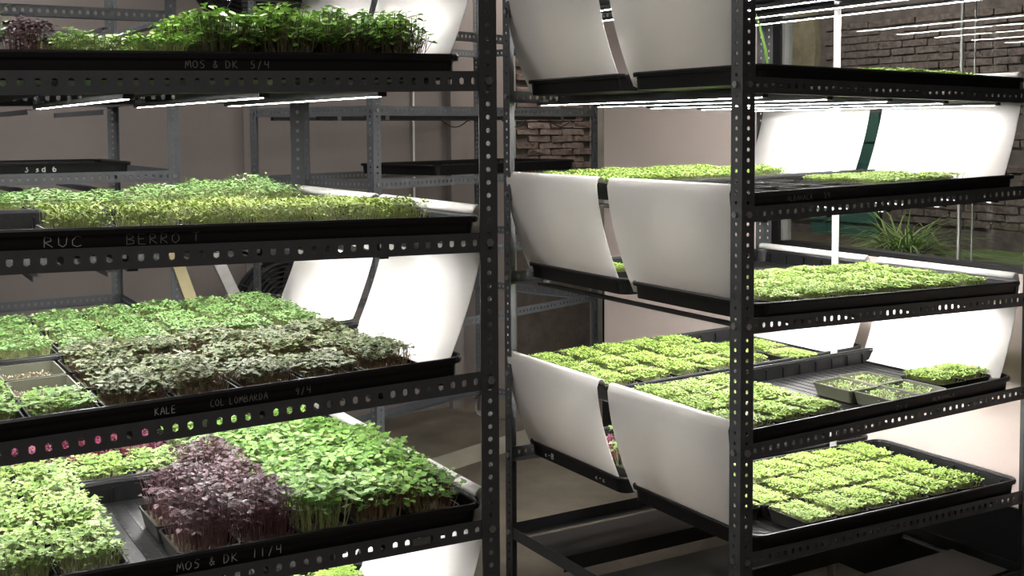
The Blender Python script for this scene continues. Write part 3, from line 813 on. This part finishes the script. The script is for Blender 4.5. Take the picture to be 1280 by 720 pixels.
def field(r, k, row, cells, t0, pitch, side, extra=''):
    """cells: {(column, j): kind or (kind, height scale)}"""
    for (i, j), kd in cells.items():
        zs = 1.0
        if isinstance(kd, tuple): kd, zs = kd
        t = t0+(-i if r == 'A' else i)*pitch
        if kd in ('seeds', 'empty'): nm = 'punnet with sown seeds' if kd == 'seeds' else 'empty olive punnet'
        else: nm = NAME[kd]+' punnet'
        lab = '%s, %s from %s, %s line, %s tray, %s shelf, %s' % (nm, ordi(i), side, ROWN[j], ('front', 'rear')[row], ORD[k], RN[r])
        punnet(r, k, row, t, S_(r, row, j), kd, lab, zs=zs, group='punnets on the %s shelf of the %s' % (ORD[k], RN[r]))
PT = .118
# --- left rack
g = {}
for i in range(0, 4): g[(i, 0)] = 'radish'; g[(i, 1)] = 'radish'
g[(4, 0)] = 'bright'; g[(5, 0)] = ('pale', .95); g[(4, 1)] = 'pale'; g[(5, 1)] = 'pale'
field('A', 1, 0, g, -.176, .114, 'right')
punnet('A', 1, 0, -.840, S_('A', 0, 0), 'purple', 'purple seedling punnet between pale greens and bright greens, top shelf of left rack', zs=.72, sx=.68)
punnet('A', 1, 0, -.938, S_('A', 0, 0), 'mustard', 'big-leaved bright green punnet at the far left of the top shelf, left rack', zs=1.05)
g = {}
for i in range(0, 6): g[(i, 0)] = ('ruc', .92)
for i in range(0, 4): g[(i, 1)] = ('ruc', .82)
for i in range(0, 3): g[(i, 2)] = ('ruc', .72)
g[(7, 0)] = ('bright', .7)
field('A', 2, 0, g, -.178, PT, 'right')
g = {}
for i in range(1, 8): g[(i, 0)] = ('cress', (1, 1.15, 1.1, .95, .75, .8, .85, .9)[i]); g[(i, 1)] = ('cress', (1, 1.25, 1.2, 1.0, .8, .85, .8, 1.)[i])
field('A', 2, 1, g, -.125, PT, 'right')
g = {(i, j): 'carpet' for i in range(0, 7) for j in range(3)}
field('A', 3, 1, g, -.195, PT, 'right')
g = {(i, j): 'kale' for i in range(0, 5) for j in range(3)}
g[(5, 0)] = ('bright', .72); g[(5, 1)] = 'seeds'; g[(5, 2)] = 'seeds'
for j in range(3): g[(6, j)] = ('bright', .75)
field('A', 3, 0, g, -.215, PT, 'right')
g = {(i, j): 'mustard' for i in range(0, 3) for j in range(3)}
g[(0, 0)] = 'mixed'; g[(1, 0)] = 'mixed'
g.update({(i, j): 'purple' for i in (3, 4) for j in range(3)}); g.pop((4, 2))
field('A', 4, 0, g, -.128, .111, 'right')
field('A', 4, 0, {(i, j): 'pale' for i in (6, 7) for j in range(3)}, -.768+6*.114, .114, 'right')
g = {(i, j): ('mustard', .86) for i in range(0, 3) for j in range(2)}
g.update({(3, 0): ('pale', .6), (4, 0): ('pale', .6), (5, 0): ('pale', .6), (6, 0): 'pale', (3, 1): ('amaranth', .6), (4, 1): ('amaranth', .65), (5, 1): ('amaranth', .6), (3, 2): ('amaranth', .5), (4, 2): ('amaranth', .5), (5, 2): ('amaranth', .5)})
field('A', 4, 1, g, -.170, PT, 'right')
g = {(i, j): 'basil' for i in range(0, 4) for j in (1, 2)}
field('A', 5, 0, g, -.17, PT, 'right')
# --- right rack
g = {(i, 0): ('basil', (1, 1, .62, .84, .90, .94, .84)[i]) for i in range(3, 7)}
field('B', 1, 0, g, .185, PT, 'left')
g = {(i, j): ('basil', 1.1) for i in range(0, 6) for j in (0, 1, 2)}
field('B', 2, 1, g, .095, PT, 'left')
g = {(i, j): 'empty' for i in range(0, 4) for j in (0, 1, 2)}
g.update({(i, j): ('basil', .9) for i in range(4, 7) for j in (0, 1)})
field('B', 2, 0, g, .11, PT, 'left')
g = {(i, j): 'basil' for i in range(0, 7) for j in range(3)}
field('B', 3, 0, g, .195, PT, 'left')
g = {(0, 1): 'basil', (0, 2): 'basil'}
field('B', 3, 1, g, .195, PT, 'left')
g = {(i, j): 'basil' for i in range(0, 5) for j in range(3)}
field('B', 4, 1, g, .085, .128, 'left')
g = {(i, j): 'basil' for i in range(0, 3) for j in range(3)}
field('B', 4, 0, g, .095, PT, 'left')
for (t, s, kd, lab) in ((.600, .225, 'sprout', 'olive sprout punnet, left rear one of the four open punnets, fourth shelf'),
                        (.612, .085, 'sprout', 'olive sprout punnet, left front one of the four open punnets, fourth shelf'),
                        (.715, .235, 'sprout', 'olive sprout punnet, right rear one of the four open punnets, fourth shelf'),
                        (.727, .095, 'sprout', 'olive sprout punnet, right front one of the four open punnets, fourth shelf'),
                        (.855, .130, 'basil', 'left of two green basil punnets by the sheet, fourth shelf, right rack'),
                        (.962, .130, 'basil', 'right of two green basil punnets by the sheet, fourth shelf, right rack')):
    punnet('B', 4, 0, t, s+.01, kd, lab)
for (t, s, kd, lab) in ((.765, .62, 'basil', 'small green punnet at the rear tray middle, fourth shelf, right rack'),
                        (.775, .775, 'basil', 'filled olive punnet behind the post, rear tray, fourth shelf, right rack'),
                        (.655, .79, 'basil', 'farthest olive punnet in the rear tray, fourth shelf, right rack')):
    punnet('B', 4, 1, t, s, kd, lab, zs=.8)
g = {(i, j): 'basil' for i in range(2, 7) for j in range(3)}
g[(1, 0)] = ('basil', .7); g[(1, 1)] = ('basil', .7); g[(0, 1)] = ('basil', .7); g[(0, 2)] = 'basil'; g[(1, 2)] = 'basil'
field('B', 5, 0, g, .195, PT, 'left')
g = {(0, 0): 'mustard', (0, 1): 'amaranth', (1, 0): 'carpet', (1, 1): 'mustard'}
field('B', 5, 1, g, .195, PT, 'left')

# tall stalk leaning over the top shelf of the right rack
st = thing('tall_seedling', on_level('B', 1, .50, .45, TB+.0056), 'single tall leaning green seedling stalk on the right rack top shelf', 'seedling')
pts = [(0, 0, 0), (.002, 0, .06), (-.006, .004, .12), (-.022, .012, .19), (-.045, .02, .25)]
MB().tube(pts, [.0045, .0048, .0044, .0035, .001], 8).obj('stalk', M['leaf_bright'], st, True)
MB().box(-.02, .02, -.02, .02, 0, .018).obj('rooting_cube', M['soil'], st)

# ------------------------------------------------------------------ planks at the foot of the right rack
for i, (s0, s1) in enumerate(((.05, .25), (.44, .645), (.82, 1.02))):
    o = MB().box(-.53, .53, -(s1-s0)/2, (s1-s0)/2, 0, .018).box(-.53, .53, -(s1-s0)/2, -(s1-s0)/2+.003, -.03, 0).obj('steel_plank', M['board'], None, False, (BX+LB/2, BY+(s0+s1)/2, .2425))
    tag(o, 'dark steel plank at the foot of the right rack, %s' % ('nearest the front', 'in the middle', 'along the back')[i], 'plank')

# ------------------------------------------------------------------ fans and leaning profiles at the back
def fan(loc, R, label, stand):
    o = thing('round_fan', loc, label, 'fan')
    cage = MB()
    MB().tube([(0, .062, 0), (0, .068, 0)], [R*.99, R*.99], 36).obj('shroud', M['fan'], o)
    for y in (-.09, .05):
        for q in (1, .9, .8, .7, .6, .5, .4, .3): cage.torus((0, y, 0), R*q, .0035 if q < 1 else .009)
    for k in range(12):
        a = math.pi*2*k/12
        cage.tube([(R*.12*math.cos(a), -.1, R*.12*math.sin(a)), (R*math.cos(a), -.09, R*math.sin(a)), (R*math.cos(a), .05, R*math.sin(a)), (R*.12*math.cos(a), .06, R*.12*math.sin(a))], .003, 5)
    cage.obj('cage', M['fan'], o)
    bl = MB()
    for k in range(5):
        a = 2*math.pi*k/5
        e1, e2 = Vector((math.cos(a), 0, math.sin(a))), Vector((-math.sin(a), 0, math.cos(a)))
        P = [e1*R*.15-e2*R*.1+Vector((0, -.03, 0)), e1*R*.8-e2*R*.25+Vector((0, -.04, 0)), e1*R*.84+e2*R*.2+Vector((0, 0, 0)), e1*R*.15+e2*R*.1+Vector((0, 0, 0))]
        bl.add([*P, *[p+Vector((0, .004, 0)) for p in P]], [(0, 1, 2, 3), (7, 6, 5, 4), (0, 4, 5, 1), (1, 5, 6, 2), (2, 6, 7, 3), (3, 7, 4, 0)])
    bl.obj('blades', M['fan'], o)
    MB().tube([(0, -.105, 0), (0, -.04, 0), (0, .06, 0), (0, .14, 0)], [R*.14, R*.2, R*.22, R*.16], 20).obj('motor', M['fan'], o)
    if stand:
        MB().tube([(0, .10, -loc[2]+.02), (0, .10, 0)], .016, 10).obj('pole', M['fan'], o)
        MB().tube([(0, .10, -loc[2]), (0, .10, -loc[2]+.025)], [.2, .17], 24).obj('base', M['fan'], o)
    else:
        MB().box(-.03, .03, .10, VB-loc[1], -.03, .03).obj('wall_bracket', M['fan'], o)
    return o
fan((1.90, 5.42, EYE-.86), .225, 'round black caged fan standing by the back wall, behind the left rack', True)
fan((1.74, 5.50, EYE+.73), .22, 'round black caged fan fixed high on the back wall', False)
def leaning(name, a, b, wx, wz, m, label):
    o = thing(name, a, label, 'plank')
    d = Vector(b)-Vector(a)
    MB().bar((0, 0, 0), d, wx, wz, (0, 1, 0)).obj('profile', m, o)
    return o
leaning('leaning_batten', (1.301, 3.6, .012), (1.030, 4.075, 1.155), .040, .022, M['wood'], 'pale wooden batten leaning on the grey rack behind the left rack')
leaning('leaning_profile', (1.568, 3.6, .012), (1.168, 4.075, 1.150), .040, .022, M['galv'], 'bright galvanised profile leaning right of the wooden batten')
